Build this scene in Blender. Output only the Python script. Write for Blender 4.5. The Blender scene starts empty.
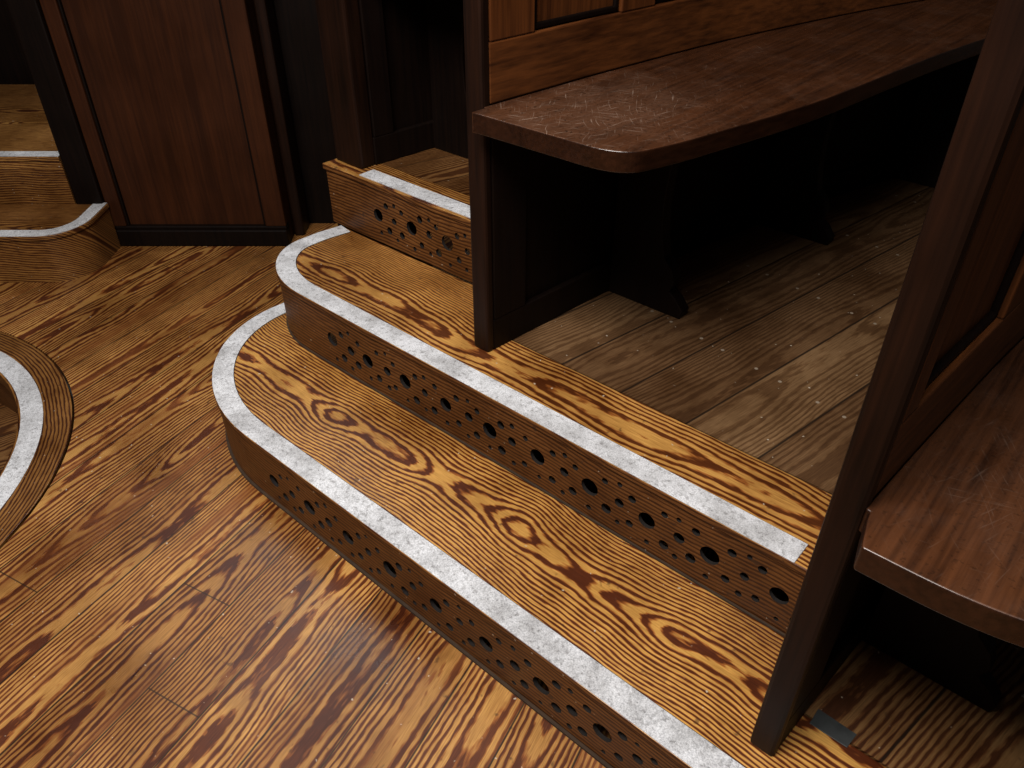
import bpy, bmesh, math, random
from mathutils import Matrix, Vector
random.seed(4)
F=789.0; TH=math.atan(584/789.); H=1.31
C,S=math.cos(TH),math.sin(TH)
fh=(-0.659,0.752); rt=(0.752,0.659)
scene=bpy.context.scene

# ---------------------------------------------------------------- node helper
class N:
    def __init__(s,name):
        s.m=bpy.data.materials.new(name); s.m.use_nodes=True
        s.t=s.m.node_tree; s.t.nodes.clear()
        s.out=s.t.nodes.new('ShaderNodeOutputMaterial')
        s.b=s.t.nodes.new('ShaderNodeBsdfPrincipled')
        s.t.links.new(s.b.outputs[0],s.out.inputs[0])
        tc=s.t.nodes.new('ShaderNodeTexCoord'); s.co=tc.outputs['Object']
        sp=s.t.nodes.new('ShaderNodeSeparateXYZ'); s.t.links.new(s.co,sp.inputs[0])
        s.x,s.y,s.z=sp.outputs
    def put(s,sock,v):
        if isinstance(v,bpy.types.NodeSocket): s.t.links.new(v,sock)
        else: sock.default_value=v
    def M(s,op,a,b=None,c=None):
        n=s.t.nodes.new('ShaderNodeMath'); n.operation=op
        s.put(n.inputs[0],a)
        if b is not None: s.put(n.inputs[1],b)
        if c is not None: s.put(n.inputs[2],c)
        return n.outputs[0]
    def vec(s,x,y,z):
        n=s.t.nodes.new('ShaderNodeCombineXYZ')
        for i,v in enumerate((x,y,z)): s.put(n.inputs[i],v)
        return n.outputs[0]
    def noise(s,v,scale=1,detail=2,rough=.5):
        n=s.t.nodes.new('ShaderNodeTexNoise'); s.put(n.inputs['Vector'],v)
        n.inputs['Scale'].default_value=scale; n.inputs['Detail'].default_value=detail
        n.inputs['Roughness'].default_value=rough
        return n.outputs[0]
    def white(s,v):
        n=s.t.nodes.new('ShaderNodeTexWhiteNoise'); n.noise_dimensions='1D'; s.put(n.inputs['W'],v)
        return n.outputs['Value']
    def ramp(s,f,stops):
        n=s.t.nodes.new('ShaderNodeValToRGB'); s.put(n.inputs[0],f)
        e=n.color_ramp.elements
        while len(e)<len(stops): e.new(.5)
        for i,(p,c) in enumerate(stops):
            e[i].position=p; e[i].color=(*c,1) if len(c)==3 else c
        return n.outputs[0]
    def mix(s,f,a,b,mode='MIX'):
        n=s.t.nodes.new('ShaderNodeMix'); n.data_type='RGBA'; n.blend_type=mode
        s.put(n.inputs[0],f)
        s.put(n.inputs[6],a if isinstance(a,bpy.types.NodeSocket) else (*a,1))
        s.put(n.inputs[7],b if isinstance(b,bpy.types.NodeSocket) else (*b,1))
        return n.outputs[2]
    def rng(s,v,a,b,c,d):
        n=s.t.nodes.new('ShaderNodeMapRange'); s.put(n.inputs[0],v)
        for i,k in enumerate((a,b,c,d)): n.inputs[i+1].default_value=k
        return n.outputs[0]
    def bump(s,h,st,dist=.002):
        n=s.t.nodes.new('ShaderNodeBump'); n.inputs['Strength'].default_value=st
        n.inputs['Distance'].default_value=dist
        s.put(n.inputs['Height'],h); s.t.links.new(n.outputs[0],s.b.inputs['Normal'])

def pine(name,ang,width,light,mid,dark,period=.008,rough=.33,off=0.,h0=.05,hamp=.06,fu=1.,seam=1.,spec=.5,joint=None,dirt=.6,warp=.9,polar=None,vcr=1.1,wobk=.35,thk=.6,seed=0.,nails=False,streak=0.):
    n=N(name); a=math.radians(ang); M=n.M
    if polar:
        dx=M('SUBTRACT',n.x,polar[0]); dy=M('SUBTRACT',n.y,polar[1])
        u=M('MULTIPLY',M('ARCTAN2',dy,dx),.7)
        v=M('ADD',M('SQRT',M('ADD',M('MULTIPLY',dx,dx),M('MULTIPLY',dy,dy))),n.z)
    else:
        u=M('ADD',M('MULTIPLY',n.x,math.cos(a)),M('MULTIPLY',n.y,math.sin(a)))
        v=M('ADD',M('ADD',M('MULTIPLY',n.x,-math.sin(a)),M('MULTIPLY',n.y,math.cos(a))),n.z)
    q=M('ADD',M('DIVIDE',v,width),off+50)
    idx=M('FLOOR',q); fr=M('SUBTRACT',M('FRACT',q),.5)
    vl=M('MULTIPLY',fr,width)
    r1=n.white(M('ADD',idx,.37+seed)); r2=n.white(M('ADD',idx,17.71)); r3=n.white(M('ADD',idx,31.3))
    uo=M('ADD',u,M('MULTIPLY',r1,23.))
    vc=M('MULTIPLY',M('SUBTRACT',r2,.5),width*vcr)
    wob=M('MULTIPLY',M('SUBTRACT',n.noise(n.vec(M('MULTIPLY',uo,1.6),M('MULTIPLY',idx,5.1),3.),1,2),.5),min(width,.3)*wobk)
    hn=n.noise(n.vec(M('MULTIPLY',uo,fu),M('MULTIPLY',idx,3.3),0.),1,3.,.55)
    hh=M('ADD',h0,M('MULTIPLY',M('SUBTRACT',hn,.5),hamp*3.2))
    dv=M('ADD',M('SUBTRACT',vl,vc),wob)
    r=M('SQRT',M('ADD',M('POWER',dv,2.),M('POWER',hh,2.)))
    w1=n.noise(n.vec(M('MULTIPLY',uo,7.),M('MULTIPLY',v,30.),0.),1,2,.55)
    w2=n.noise(n.vec(M('MULTIPLY',uo,34.),M('MULTIPLY',v,150.),0.),1,1,.5)
    r=M('ADD',r,M('MULTIPLY',M('SUBTRACT',w1,.5),period*warp))
    r=M('ADD',r,M('MULTIPLY',M('SUBTRACT',w2,.5),period*.5))
    ring=M('FRACT',M('DIVIDE',r,period))
    th=n.noise(n.vec(M('MULTIPLY',uo,2.2),M('MULTIPLY',v,12.),5.),1,3,.6)
    ring2=M('ADD',ring,M('MULTIPLY',M('SUBTRACT',th,.5),thk))
    col=n.ramp(ring2,[(0,mid),(.08,light),(.44,light),(.56,mid),(.66,dark),(.93,dark),(1,mid)])
    fine=n.noise(n.vec(M('MULTIPLY',uo,20.),M('MULTIPLY',v,480.),0.),1,2,.6)
    col=n.mix(1.,col,n.ramp(fine,[(.3,(.66,.62,.56)),(.65,(1.08,1.08,1.08))]),'MULTIPLY')
    if streak>0:
        sn=n.noise(n.vec(M('MULTIPLY',uo,1.3),M('MULTIPLY',v,15.),M('MULTIPLY',idx,2.7)),1,3,.6)
        sf=M('MULTIPLY',n.rng(sn,.54,.68,0,1),streak)
        col=n.mix(sf,col,n.mix(.35,mid,dark))
    big=n.noise(n.vec(u,v,2.),4.0,4,.6)
    col=n.mix(1.,col,n.ramp(big,[(.34,(.62,.55,.48)),(.6,(1.08,1.06,1.02))]),'MULTIPLY')
    col=n.mix(1.,col,n.ramp(r3,[(0,(.76,.68,.61)),(1,(1.12,1.10,1.06))]),'MULTIPLY')
    sp=n.noise(n.vec(u,v,9.),85,1,.5)
    col=n.mix(M('MULTIPLY',n.rng(sp,.75,.79,0,1),.7),col,(.5,.44,.36))
    sp2=n.noise(n.vec(u,v,19.),38,2,.6)
    col=n.mix(M('MULTIPLY',n.rng(sp2,.67,.74,0,1),dirt),col,(.05,.022,.010))
    if nails:
        ju=M('MULTIPLY',M('SUBTRACT',M('FRACT',M('DIVIDE',u,.36)),.5),.36)
        jv=M('SUBTRACT',M('ABSOLUTE',vl),width*.30)
        d=M('SQRT',M('ADD',M('MULTIPLY',ju,ju),M('MULTIPLY',jv,jv)))
        col=n.mix(M('MULTIPLY',n.rng(d,.0032,.0048,1,0),.9),col,(.26,.21,.16))
    if seam>0:
        e=M('ABSOLUTE',fr); g=n.rng(e,.5-.0024*max(1.,seam)/width,.5-.0009*max(1.,seam)/width,0,1)
        col=n.mix(M('MULTIPLY',g,.9),col,(.012,.006,.003))
    if joint:
        jq=M('ADD',M('DIVIDE',u,joint),M('MULTIPLY',r2,7.))
        e=M('ABSOLUTE',M('SUBTRACT',M('FRACT',jq),.5)); g=n.rng(e,.5-.002/joint,.5-.0008/joint,0,1)
        col=n.mix(M('MULTIPLY',g,.8),col,(.02,.01,.004))
    n.put(n.b.inputs['Base Color'],col)
    n.put(n.b.inputs['Roughness'],n.rng(big,.3,.7,rough-.08,rough+.14))
    n.b.inputs['Specular IOR Level'].default_value=spec
    n.bump(M('ADD',M('MULTIPLY',ring2,-.5),fine),.18,.001)
    return n.m

def darkwood(name,c1,c2,axis='Z',rough=.35,spec=.5,scratch=0.,grain=1.,patch=None,pits=.7):
    n=N(name); M=n.M
    long,cross=(5.,110.)
    sc={'Z':(cross,cross,long),'Y':(cross,long,cross),'X':(long,cross,cross)}[axis]
    def v(k=1.,o=0.): return n.vec(M('MULTIPLY',n.x,sc[0]*k),M('MULTIPLY',n.y,sc[1]*k),M('ADD',M('MULTIPLY',n.z,sc[2]*k),o))
    g=n.noise(v(),1,3,.6); g2=n.noise(v(.22,4.),1,3,.6); big=n.noise(n.co,3.2,3,.6)
    f=M('ADD',M('MULTIPLY',g,.55*grain),M('ADD',M('MULTIPLY',g2,.35),M('MULTIPLY',big,.25)))
    col=n.ramp(f,[(.40,c1),(.70,c2)])
    if scratch>0:
        wp=n.noise(n.co,11.,4,.7)
        mask=n.rng(wp,.50,.66,0,1)
        if patch:
            d=M('SQRT',M('ADD',M('POWER',M('SUBTRACT',n.x,patch[0]),2.),M('POWER',M('MULTIPLY',M('SUBTRACT',n.y,patch[1]),.7),2.)))
            near=n.rng(M('ADD',d,M('MULTIPLY',M('SUBTRACT',wp,.5),.5)),.04,.24,1,0)
            mask=M('MAXIMUM',M('MULTIPLY',mask,.3),near)
        def sc2(ang,o):
            c,s=math.cos(ang),math.sin(ang)
            wb=M('MULTIPLY',n.noise(n.co,7.,1),.05)
            p=M('ADD',M('ADD',M('MULTIPLY',n.x,c),M('MULTIPLY',n.y,s)),wb); q=M('SUBTRACT',M('MULTIPLY',n.y,c),M('MULTIPLY',n.x,s))
            return n.rng(n.noise(n.vec(M('MULTIPLY',p,14.),M('MULTIPLY',M('ADD',q,wb),260.),o),1,3,.65),.60,.74,0,1)
        s1=M('MAXIMUM',M('MAXIMUM',sc2(.3,0.),sc2(1.2,5.)),sc2(2.2,9.))
        col=n.mix(M('MULTIPLY',mask,scratch*.5),col,(.13,.065,.038))
        col=n.mix(M('MULTIPLY',M('MULTIPLY',s1,mask),scratch*.65),col,(.40,.31,.25))
        pit=n.noise(n.co,160.,2,.6)
        col=n.mix(M('MULTIPLY',n.rng(pit,.60,.70,0,1),pits),col,(.008,.004,.002))
        n.put(n.b.inputs['Roughness'],n.rng(n.noise(n.co,18.,3,.6),.3,.7,rough-.08,rough+.16))
    else:
        n.put(n.b.inputs['Roughness'],n.rng(big,.3,.7,rough-.05,rough+.1))
    n.put(n.b.inputs['Base Color'],col)
    n.b.inputs['Specular IOR Level'].default_value=spec
    n.bump(g,.25,.001)
    return n.m

def stripmat():
    n=N('anti_slip_strip'); M=n.M
    a=n.noise(n.co,380,3,.75); b=n.noise(n.co,10,5,.7); c=n.noise(n.co,100,3,.75)
    col=n.ramp(a,[(.3,(.36,.36,.375)),(.5,(.58,.58,.60)),(.75,(.80,.80,.82))])
    col=n.mix(1.,col,n.ramp(b,[(.34,(.62,.61,.60)),(.6,(1,1,1))]),'MULTIPLY')
    col=n.mix(1.,col,n.ramp(c,[(.32,(.58,.57,.56)),(.48,(1,1,1))]),'MULTIPLY')
    n.put(n.b.inputs['Base Color'],col); n.b.inputs['Roughness'].default_value=.95
    n.b.inputs['Specular IOR Level'].default_value=.15
    n.bump(a,.7,.001)
    return n.m
def plain(name,c,rough=.6,metal=0.):
    n=N(name); k=n.noise(n.co,30,3,.6)
    n.put(n.b.inputs['Base Color'],n.ramp(k,[(.3,tuple(q*.6 for q in c)),(.7,c)])); n.b.inputs['Roughness'].default_value=rough
    n.b.inputs['Metallic'].default_value=metal
    return n.m

mat_floor=pine('pine_floor_boards',90+17-3.2,.125,(.42,.240,.080),(.25,.094,.025),(.098,.028,.009),period=.0080,fu=.6,h0=.05,hamp=.055,joint=2.6,off=.2,vcr=.9,thk=.8,streak=.7)
mat_step=pine('pine_step_tread',0,.44,(.54,.325,.098),(.31,.120,.030),(.098,.026,.007),period=.0072,off=.2955,h0=.045,hamp=.072,fu=1.1,seam=0,vcr=0.,wobk=.4,thk=.45,warp=.9)
mat_step2=pine('pine_upper_tread',0,.40,(.43,.245,.076),(.26,.10,.026),(.09,.027,.007),period=.0066,off=.08,h0=.08,hamp=.045,fu=.8,seam=0,vcr=0.,seed=3.3,thk=.4)
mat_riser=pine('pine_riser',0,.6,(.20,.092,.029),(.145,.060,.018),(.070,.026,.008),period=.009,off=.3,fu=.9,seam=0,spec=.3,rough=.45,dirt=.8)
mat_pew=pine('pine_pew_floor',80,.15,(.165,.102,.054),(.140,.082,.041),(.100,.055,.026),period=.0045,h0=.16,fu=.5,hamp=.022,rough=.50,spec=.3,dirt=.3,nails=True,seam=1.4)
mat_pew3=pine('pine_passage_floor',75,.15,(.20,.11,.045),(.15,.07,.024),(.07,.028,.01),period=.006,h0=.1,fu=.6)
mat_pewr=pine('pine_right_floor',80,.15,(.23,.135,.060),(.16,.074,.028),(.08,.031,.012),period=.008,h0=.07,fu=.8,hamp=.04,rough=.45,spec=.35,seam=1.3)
mat_left=pine('pine_left_step',41.2,.5,(.33,.18,.055),(.22,.10,.028),(.08,.026,.008),period=.0085,off=.2,seam=0)
mat_ring=pine('pine_ring',0,.5,(.26,.135,.04),(.17,.07,.02),(.06,.02,.006),period=.009,off=.3,seam=0,polar=(-2.285,-.24),fu=1.5)
mat_dark=darkwood('dark_oak',(.0025,.0012,.0009),(.008,.0033,.0018),'Z',.5,.16)
mat_post=darkwood('dark_oak_post',(.005,.0019,.001),(.020,.0068,.0028),'Z',.45,.22)
mat_brown=darkwood('brown_oak_vertical',(.040,.0112,.003),(.160,.052,.0125),'Z',.40,.35)
mat_brownh=darkwood('brown_oak_horizontal',(.036,.0104,.003),(.160,.053,.0130),'Y',.40,.35)
mat_left_panel=darkwood('left_panel_mahogany',(.029,.0080,.0020),(.074,.0215,.0054),'Z',.52,.2,grain=.6)
mat_seat=darkwood('worn_seat_wood',(.014,.0048,.0022),(.068,.0245,.0095),'Y',.28,.5,scratch=1.,patch=(-.80,1.12))
mat_seat2=darkwood('worn_seat_wood_right',(.018,.0060,.0026),(.085,.031,.0115),'Y',.34,.4,scratch=.3,patch=(.1,.95),pits=.35)
mat_edge=darkwood('seat_edge_wood',(.010,.0036,.0018),(.032,.0112,.005),'Y',.25,.5)
mat_strip=stripmat()
mat_plate=plain('floor_plate',(.075,.08,.08),.5,.3)
mat_wall=plain('wall_dark',(.03,.018,.01),.8)
mat_hole_shade_dirt=plain('hole_shade_edge_dirt',(.010,.006,.004),.9)  # shade inside riser holes as colour; also dirt line along grip strips
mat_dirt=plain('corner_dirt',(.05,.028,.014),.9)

# ---------------------------------------------------------------- geometry helper
def mesh_obj(name,verts,faces,mat,bevel=0.,smooth=False,seg=2):
    me=bpy.data.meshes.new(name); me.from_pydata([tuple(v) for v in verts],[],faces); me.update()
    bm=bmesh.new(); bm.from_mesh(me); bmesh.ops.recalc_face_normals(bm,faces=bm.faces); bm.to_mesh(me); bm.free()
    o=bpy.data.objects.new(name,me); scene.collection.objects.link(o); me.materials.append(mat)
    if bevel>0:
        b=o.modifiers.new('bev','BEVEL'); b.width=bevel; b.segments=seg; b.limit_method='ANGLE'; b.angle_limit=math.radians(40)
    if smooth:
        for p in me.polygons: p.use_smooth=True
        me.set_sharp_from_angle(angle=math.radians(45))
    return o
def prism(name,poly,z0,z1,mat,bevel=0.,seg=2,side=None):
    n=len(poly)
    v=[(x,y,z0) for x,y in poly]+[(x,y,z1) for x,y in poly]
    f=[list(range(n-1,-1,-1)),list(range(n,2*n))]+[[i,(i+1)%n,n+(i+1)%n,n+i] for i in range(n)]
    o=mesh_obj(name,v,f,mat,bevel,seg=seg)
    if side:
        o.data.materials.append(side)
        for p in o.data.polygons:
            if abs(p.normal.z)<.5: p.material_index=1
    return o
def normals(P):
    out=[]
    for i in range(len(P)):
        a=P[max(i-1,0)]; b=P[min(i+1,len(P)-1)]
        dx,dy=b[0]-a[0],b[1]-a[1]; l=math.hypot(dx,dy) or 1
        out.append((dy/l,-dx/l))
    return out
def offset(P,d):
    return [(p[0]+n[0]*d,p[1]+n[1]*d) for p,n in zip(P,normals(P))]
def sweep(name,P,o0,o1,z0,z1,mat,bevel=0.,seg=2):
    A=offset(P,o0); B=offset(P,o1); n=len(P); v=[]; f=[]
    for a,b in zip(A,B): v+=[(a[0],a[1],z0),(b[0],b[1],z0),(b[0],b[1],z1),(a[0],a[1],z1)]
    for i in range(n-1):
        k=4*i
        for j in range(4): f.append([k+j,k+(j+1)%4,k+4+(j+1)%4,k+4+j])
    f.append([0,1,2,3]); k=4*(n-1); f.append([k+3,k+2,k+1,k])
    return mesh_obj(name,v,f,mat,bevel,seg=seg)
def box(name,x0,x1,y0,y1,z0,z1,mat,bevel=.002):
    return prism(name,[(x0,y0),(x1,y0),(x1,y1),(x0,y1)],z0,z1,mat,bevel)
def group(name,objs):
    e=bpy.data.objects.new(name,None); scene.collection.objects.link(e); e.empty_display_size=.1
    for o in objs: o.parent=e
    return e
def spline(P,n=8):
    out=[]
    for i in range(len(P)-1):
        p0=P[max(i-1,0)];p1=P[i];p2=P[i+1];p3=P[min(i+2,len(P)-1)]
        for k in range(n):
            t=k/n
            out.append(tuple(.5*((2*p1[j])+(-p0[j]+p2[j])*t+(2*p0[j]-5*p1[j]+4*p2[j]-p3[j])*t*t+(-p0[j]+3*p1[j]-3*p2[j]+p3[j])*t**3) for j in (0,1)))
    out.append(P[-1]); return out
def curve_plate(name,outline,circles,half):
    cu=bpy.data.curves.new(name,'CURVE'); cu.dimensions='2D'; cu.fill_mode='BOTH'; cu.extrude=half
    def add(pts):
        s=cu.splines.new('POLY'); s.points.add(len(pts)-1)
        for p,q in zip(s.points,pts): p.co=(q[0],q[1],0,1)
        s.use_cyclic_u=True
    add(outline)
    for cx,cy,r,k in circles: add([(cx+r*math.cos(2*math.pi*i/k),cy+r*math.sin(2*math.pi*i/k)) for i in range(k)])
    o=bpy.data.objects.new(name,cu); scene.collection.objects.link(o)
    bpy.context.view_layer.update()
    dg=bpy.context.evaluated_depsgraph_get()
    me=bpy.data.meshes.new_from_object(o.evaluated_get(dg))
    v=[tuple(a.co) for a in me.vertices]; f=[list(p.vertices) for p in me.polygons]
    bpy.data.objects.remove(o); bpy.data.curves.remove(cu); bpy.data.meshes.remove(me)
    return v,f
def riser(name,x0,x1,y,z0,z1,xs,zc,mat,pat=True,R=.0190):
    hs=[]
    for x in xs:
        hs.append((x,zc+random.uniform(-.003,.003),R*random.uniform(.86,1.05),20))
        if pat:
            for dx,dz,r in ((.034,.034,.0090),(.038,-.032,.0105),(.066,.002,.0115),(.064,.046,.0060),(.068,-.050,.0065),(.096,.034,.0082),(.094,-.034,.0100),(.004,-.052,.006)):
                if x+dx<x1-.02: hs.append((x+dx+random.uniform(-.004,.004),zc+dz+random.uniform(-.004,.004),r*random.uniform(.75,1.1),12))
    v,f=curve_plate(name,[(x0,z0),(x1,z0),(x1,z1),(x0,z1)],hs,.004)
    o=mesh_obj(name,[(a,y+.004+c,b) for a,b,c in v],f,mat)
    o.data.materials.append(mat_hole_shade_dirt)  # hole walls coloured dark to paint in the shade inside
    for p in o.data.polygons:
        if abs(p.normal.y)<.5: p.material_index=1
    return o

def ell(cx,cy,rx,ry,a0,a1,n=20):
    return [(cx+rx*math.cos(math.radians(a0+(a1-a0)*i/n)),cy+ry*math.sin(math.radians(a0+(a1-a0)*i/n))) for i in range(n+1)]

def path(P): return spline(P,8)
P1=path([(-.978,1.035),(-.962,1.2),(-.94,1.41),(-.875,1.84),(-.73,2.44),(-.52,3.0),(-.22,3.5)])
P2=path([(-.113,.71),(-.100,.90),(-.075,1.19),(-.028,1.55),(.06,2.05),(.21,2.6),(.44,3.1)])

# ---------------------------------------------------------------- steps
lo=[(1.9,.62)]+[(x,.62) for x in (1.0,.3,-.3,-.8,-1.1)]+ell(-1.335,.98,.42,.36,270,180)+[(-1.752,1.03),(-1.735,1.07)]
up=[(-.152,.92),(-.6,.92),(-1.1,.92)]+ell(-1.50,1.10,.24,.18,270,180,16)+[(-1.738,1.16),(-1.725,1.234)]
TT=.016
def step(name,outl,back,z,x0f,x1f,yf,xs,zc,mt,z0,strip=None,pat=True):
    parts=[]
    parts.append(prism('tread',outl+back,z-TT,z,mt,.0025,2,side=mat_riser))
    inn=offset(outl,.004)
    k=[i for i,p in enumerate(outl) if p[0]<=x0f+1e-4][0]
    parts.append(sweep('riser_curved',inn[k:],0,.010,z0,z-TT,mat_riser))
    parts.append(riser('riser_perforated',x0f,x1f,yf+.004,z0,z-TT,xs,zc,mat_riser,pat))
    s=strip or outl
    parts.append(sweep('grip_strip',s,.001,.052,z,z+.002,mat_strip,.0008))
    parts.append(sweep('edge_line',offset(s,.052),0,.0012,z,z+.0006,mat_hole_shade_dirt))
    return group(name,parts)
step('wooden_step',lo,[(-1.6,1.07),(-1.6,.945),(-.3,.945),(-.152,.945),(-.152,.81),(1.9,.81)],.17,-1.335,1.9,.62,
     [-1.26+.13*i for i in range(24)],.078,mat_step,0.0)
step('wooden_step',up,[(-1.0,1.234),(-1.0,1.11),(-.152,1.11)],.34,-1.50,-.152,.92,
     [-1.392+.13*i for i in range(10)],.250,mat_step2,.17,strip=[(-.214,.92)]+up[1:])
parts=[prism('tread',[(-1.0,1.235),(-1.775,1.235),(-1.775,1.34),(-.99,1.34)],.51-TT,.51,mat_step2,.0025,2,side=mat_riser),
  riser('riser_perforated',-1.765,-1.0,1.239,.34,.51-TT,[-1.56,-1.43,-1.30,-1.17,-1.06],.42,mat_riser),
  box('riser_end',-1.765,-1.755,1.25,1.6,0,.51-TT,mat_riser),
  sweep('grip_strip',[(-1.02,1.235),(-1.4,1.235),(-1.63,1.235)],.010,.060,.51,.512,mat_strip)]
group('wooden_step',parts)
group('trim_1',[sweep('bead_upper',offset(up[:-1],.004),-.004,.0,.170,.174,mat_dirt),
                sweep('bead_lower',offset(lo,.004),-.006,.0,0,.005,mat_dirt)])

# ---------------------------------------------------------------- floors
CX,CY=-2.285,-.24
v,f=curve_plate('floor',[(-6,-3),(4,-3),(4,5.5),(-6,5.5)],[(CX,CY,.78,96)],.02)
mesh_obj('floor',[(a,b,c-.02) for a,b,c in v],f,mat_floor)
def fl(name,poly,z,mat): return prism(name,poly,z-.028,z,mat)
P1c=offset(P1,-.02); P2c=offset(P2,-.02)
platform=[(-1.0,1.1125),(-.152,1.1125)]+[p for p in P2c if p[1]>1.12]+[(.45,4.5),(-.3,4.5)]+[p for p in reversed(P1c) if p[1]>1.12]
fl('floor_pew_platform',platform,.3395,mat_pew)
plat2=[(1.9,.8125),(1.9,4.5),(.6,4.5)]+[p for p in reversed(P2c) if p[1]>.82]+[(-.13,.8125)]
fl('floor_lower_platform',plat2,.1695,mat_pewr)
plat3=[(-1.0,1.3415)]+[p for p in P1c if p[1]>1.36]+[(-.3,4.5),(-1.765,4.5),(-1.765,1.3415)]
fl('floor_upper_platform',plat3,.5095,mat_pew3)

def ringmesh(name,r0,r1,z0,z1,mat,n=96):
    v=[];f=[]
    for i in range(n):
        a=2*math.pi*i/n; c,s=math.cos(a),math.sin(a)
        v+=[(CX+c*r0,CY+s*r0,z0),(CX+c*r1,CY+s*r1,z0),(CX+c*r1,CY+s*r1,z1),(CX+c*r0,CY+s*r0,z1)]
    for i in range(n):
        k=4*i;l=4*((i+1)%n)
        for j in range(4): f.append([k+j,k+(j+1)%4,l+(j+1)%4,l+j])
    return mesh_obj(name,v,f,mat,.0015)
well=[ringmesh('ring_board',.645,.775,-.04,.003,mat_ring),
      ringmesh('grip_strip',.652,.706,.003,.0045,mat_strip),
      ringmesh('riser',.655,.67,-.2,-.04,mat_riser),
      prism('lower_tread',ell(CX,CY,.66,.66,0,355,71),-.2,-.17,mat_pew3),
      ]
group('sunken_round_step',well)

# ---------------------------------------------------------------- pews
def cut(P,y0,y1):
    def at(y):
        for a,b in zip(P,P[1:]):
            if a[1]<=y<=b[1]:
                t=(y-a[1])/(b[1]-a[1]); return (a[0]+(b[0]-a[0])*t,y)
    return [at(y0)]+[p for p in P if y0+.01<p[1]<y1-.01]+[at(y1)]
def pew(name,P,th,zf,ztop,seat_front,seat_y,supports,yend,panels_at,pd=.022,mb=None,mh=None,seatmat=None,sh=.53):
    mb=mb or mat_brown; mh=mh or mat_brownh
    y0=P[0][1]; zs=zf+sh; parts=[]; core=.016
    whole=cut(P,y0+pd-.003,yend)
    parts.append(sweep('back_boards',whole,-th+.004,-core,zf,ztop,mb))
    parts.append(sweep('lower_panel',whole,-core-.001,-core+.002,zf,zs-.03,mat_dark))
    parts.append(box('end_post',P[0][0]-th,P[0][0]+.002,y0,y0+pd,zf,ztop,mat_post,.006))
    parts.append(sweep('lower_rail',whole,-core,0,zf,zf+.075,mat_dark,.003))
    parts.append(sweep('lower_stile',cut(P,y0+pd,y0+.115),-core,0,zf+.075,zs-.03,mat_dark,.003))
    parts.append(sweep('seat_rail',whole,-core,0,zs,zs+.105,mh,.003))
    parts.append(sweep('top_rail',whole,-core,0,ztop-.09,ztop,mh,.003))
    parts.append(sweep('cap',cut(P,y0+.001,yend),-th-.012,.014,ztop,ztop+.03,mat_dark,.008))
    st=[(y0+pd,panels_at[0])]+[(panels_at[i],panels_at[i+1]) for i in range(1,len(panels_at)-1,2)]
    for a,b in st: parts.append(sweep('stile',cut(P,a,b),-core,0,zs+.105,ztop-.09,mb,.003))
    for i in range(len(st)-1):
        a=st[i][1]; b=st[i+1][0]
        parts.append(sweep('panel_moulding',cut(P,a+.002,b-.002),-core,-core+.009,zs+.107,zs+.118,mat_dark,.003))
        parts.append(sweep('panel_moulding',cut(P,a+.001,a+.012),-core,-core+.009,zs+.107,ztop-.092,mat_dark,.003))
        parts.append(sweep('panel_moulding',cut(P,b-.012,b-.001),-core,-core+.009,zs+.107,ztop-.092,mat_dark,.003))
    back=[(P[0][0]+.006,seat_y),(P[0][0]+.006,y0+.001)]+cut(P,y0+.003,yend)
    if seat_front[0][0]>P[0][0]+.01: back=[(seat_front[0][0]-.002,seat_y+.006),(P[0][0]+.008,y0-.012),(P[0][0]+.006,y0+.001)]+cut(P,y0+.003,yend)
    parts.append(prism('seat',seat_front+list(reversed(back)),zs-.036,zs,seatmat or mat_seat,.012,6,side=mat_edge))
    parts[-1].modifiers['bev'].angle_limit=math.radians(60)
    for y in supports:
        x0=cut(P,y,y+.05)[0][0]; s=[(x0,0),(x0+.20,0),(x0+.205,.02),(x0+.185,.045),(x0+.165,.06),(x0+.175,.085),(x0+.165,.115),(x0+.14,.14),(x0+.13,.19),(x0+.125,.26),(x0+.13,.34),(x0+.15,.42),(x0+.18,sh-.07),(x0+.20,sh-.037),(x0,sh-.037)]
        m=len(s); v=[(a,y,zf+b) for a,b in s]+[(a,y+.032,zf+b) for a,b in s]
        f=[list(range(m)),list(range(2*m-1,m-1,-1))]+[[i,(i+1)%m,m+(i+1)%m,m+i] for i in range(m)]
        parts.append(mesh_obj('seat_bracket',v,f,mat_dark,.002))
    return group(name,parts)
sf1=spline([(-.972,1.003),(-.80,1.003),(-.70,1.006),(-.652,1.028),(-.632,1.07),(-.604,1.17),(-.545,1.45),(-.51,1.75),(-.48,2.0),(-.43,2.27),(-.30,2.65),(-.06,3.1)],6)
pew('church_pew',P1,.042,.34,1.56,sf1,1.003,[1.43,2.02,2.62],3.05,[1.165,1.40,1.50,1.78,1.88,2.16,2.26,2.6,2.7,3.04])
sf2=spline([(-.094,.655),(.00,.657),(.08,.672),(.15,.705),(.21,.77),(.27,.90),(.34,1.15),(.41,1.5),(.50,1.95),(.62,2.4),(.75,2.7)],6)
pew('church_pew',P2,.037,.17,1.42,sf2,.655,[1.0,1.62,2.2],2.75,[.775,1.02,1.10,1.38,1.46,1.78,1.86,2.2,2.3,2.74],seatmat=mat_seat2,sh=.52)
P0=path([(-1.655,1.275),(-1.63,1.5),(-1.58,1.9),(-1.47,2.4),(-1.3,2.9)])
sf0=spline([(-1.649,1.30),(-1.48,1.30),(-1.36,1.31),(-1.315,1.36),(-1.29,1.5),(-1.24,1.8),(-1.17,2.2),(-1.08,2.6)],6)
pew('church_pew',P0,.11,.51,1.75,sf0,1.30,[1.52,2.0],2.7,[1.37,1.6,1.68,1.9,2.0,2.3,2.4,2.69],pd=.05,mb=mat_dark,mh=mat_dark)

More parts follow.
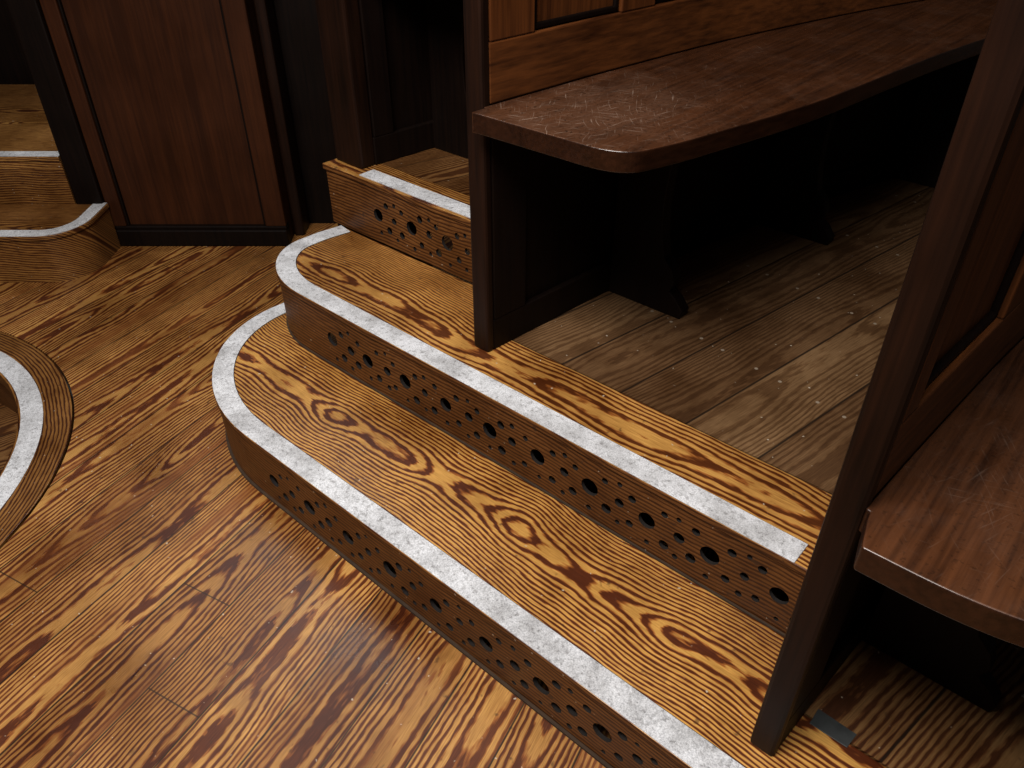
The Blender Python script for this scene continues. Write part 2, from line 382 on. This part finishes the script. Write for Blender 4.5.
prism('metal_floor_plate',[(-.094,.80),(-.035,.80),(-.032,.830),(-.094,.832)],.170,.1715,mat_plate,.0005)

# ---------------------------------------------------------------- left-hand block, rotated 41.2 deg
def W(L,D): return (L*rt[0]+D*fh[0],L*rt[1]+D*fh[1])
def lbox(name,l0,l1,d0,d1,z0,z1,mat,bevel=.003):
    return prism(name,[W(l0,d0),W(l1,d0),W(l1,d1),W(l0,d1)],z0,z1,mat,bevel)
parts=[lbox('carcass',-1.43,-.815,2.635,2.80,0,1.5,mat_left_panel),
 lbox('plinth',-1.43,-.812,2.612,2.66,0,.065,mat_dark,.006),
 lbox('plinth_bead',-1.43,-.812,2.618,2.66,.065,.078,mat_dark,.004),
 lbox('stile_left',-1.435,-1.385,2.615,2.64,.078,1.5,mat_left_panel,.004),
 lbox('stile_right',-.885,-.812,2.615,2.64,.078,1.5,mat_left_panel,.004),
 lbox('moulding_right',-.893,-.885,2.622,2.64,.078,1.5,mat_dark,.003),
 lbox('moulding_left',-1.385,-1.377,2.622,2.64,.078,1.5,mat_dark,.003),
 lbox('top_rail',-1.385,-.885,2.615,2.64,1.38,1.5,mat_left_panel,.004),
 lbox('cap',-1.46,-.79,2.59,2.83,1.5,1.53,mat_dark,.008),
 lbox('corner_post',-1.53,-1.436,2.60,2.80,0,1.55,mat_dark,.006),
 lbox('return_post',-.812,-.775,2.70,2.80,0,1.5,mat_post,.006)]
group('pew_end_panel',parts)
def lpath(P): return [W(a,b) for a,b in P]
s1=lpath([(-1.42,2.61),(-1.42,2.5)]+ell(-1.56,2.49,.14,.15,0,-90,12)+[(-1.9,2.34),(-2.6,2.34)])
def lstep(s,back,z,z0):
    return [prism('tread',s+back,z-TT,z,mat_left,.003,2),
      sweep('riser',offset(s,.006),0,.015,z0,z-TT,mat_left),
      sweep('grip_strip',s,.004,.05,z,z+.002,mat_strip)]
group('wooden_step',lstep(s1,lpath([(-2.6,2.598)]),.17,0))
s2=lpath([(-1.535,2.60),(-2.0,2.60),(-2.6,2.60)])
group('wooden_step',lstep(s2,lpath([(-2.6,3.45),(-1.535,3.45)]),.34,.17))

def wall(name,l0,l1,d0,d1,h,mat): return lbox(name,l0,l1,d0,d1,0,h,mat,0)
wall('wall_passage',-.812,-.5,2.81,2.88,1.6,mat_dark)
wall('wall_left_recess',-3.2,-1.45,3.5,3.56,2.2,mat_dark)
wall('wall_back',-5.,5.,5.0,5.1,3.0,mat_wall)

# ---------------------------------------------------------------- lights
def area(name,loc,tgt,size,e,col=(1,1,1)):
    l=bpy.data.lights.new(name,'AREA'); l.shape='RECTANGLE'; l.size=size[0]; l.size_y=size[1]; l.energy=e; l.color=col
    o=bpy.data.objects.new(name,l); scene.collection.objects.link(o); o.location=loc
    o.rotation_euler=(Vector(tgt)-Vector(loc)).to_track_quat('-Z','Y').to_euler()
area('ceiling_light',(-.6,-.35,2.7),(-.8,.5,0),(1.5,.9),118,(1,.97,.93))
area('sheen_light',(-3.3,2.0,3.4),(-1.3,.6,.0),(2.2,1.4),36,(.92,.97,1))  # added lamp for sheen on floor and steps, not a real window
w=bpy.data.worlds.new('World'); scene.world=w; w.use_nodes=True
w.node_tree.nodes['Background'].inputs[0].default_value=(1,.97,.93,1); w.node_tree.nodes['Background'].inputs[1].default_value=.03

# ---------------------------------------------------------------- camera
cd=bpy.data.cameras.new('camera'); cd.lens=F/1024*36; cd.sensor_width=36; cd.clip_start=.02
co=bpy.data.objects.new('camera',cd); scene.collection.objects.link(co)
r=Vector((rt[0],rt[1],0)).normalized(); fw=Vector((fh[0]*C,fh[1]*C,-S)).normalized(); u=r.cross(fw)
m=Matrix((r,u,-fw)).transposed().to_4x4(); m.translation=Vector((0,0,H)); co.matrix_world=m
scene.camera=co
scene.view_settings.view_transform='Standard'
scene.view_settings.gamma=.90
scene.view_settings.exposure=.05
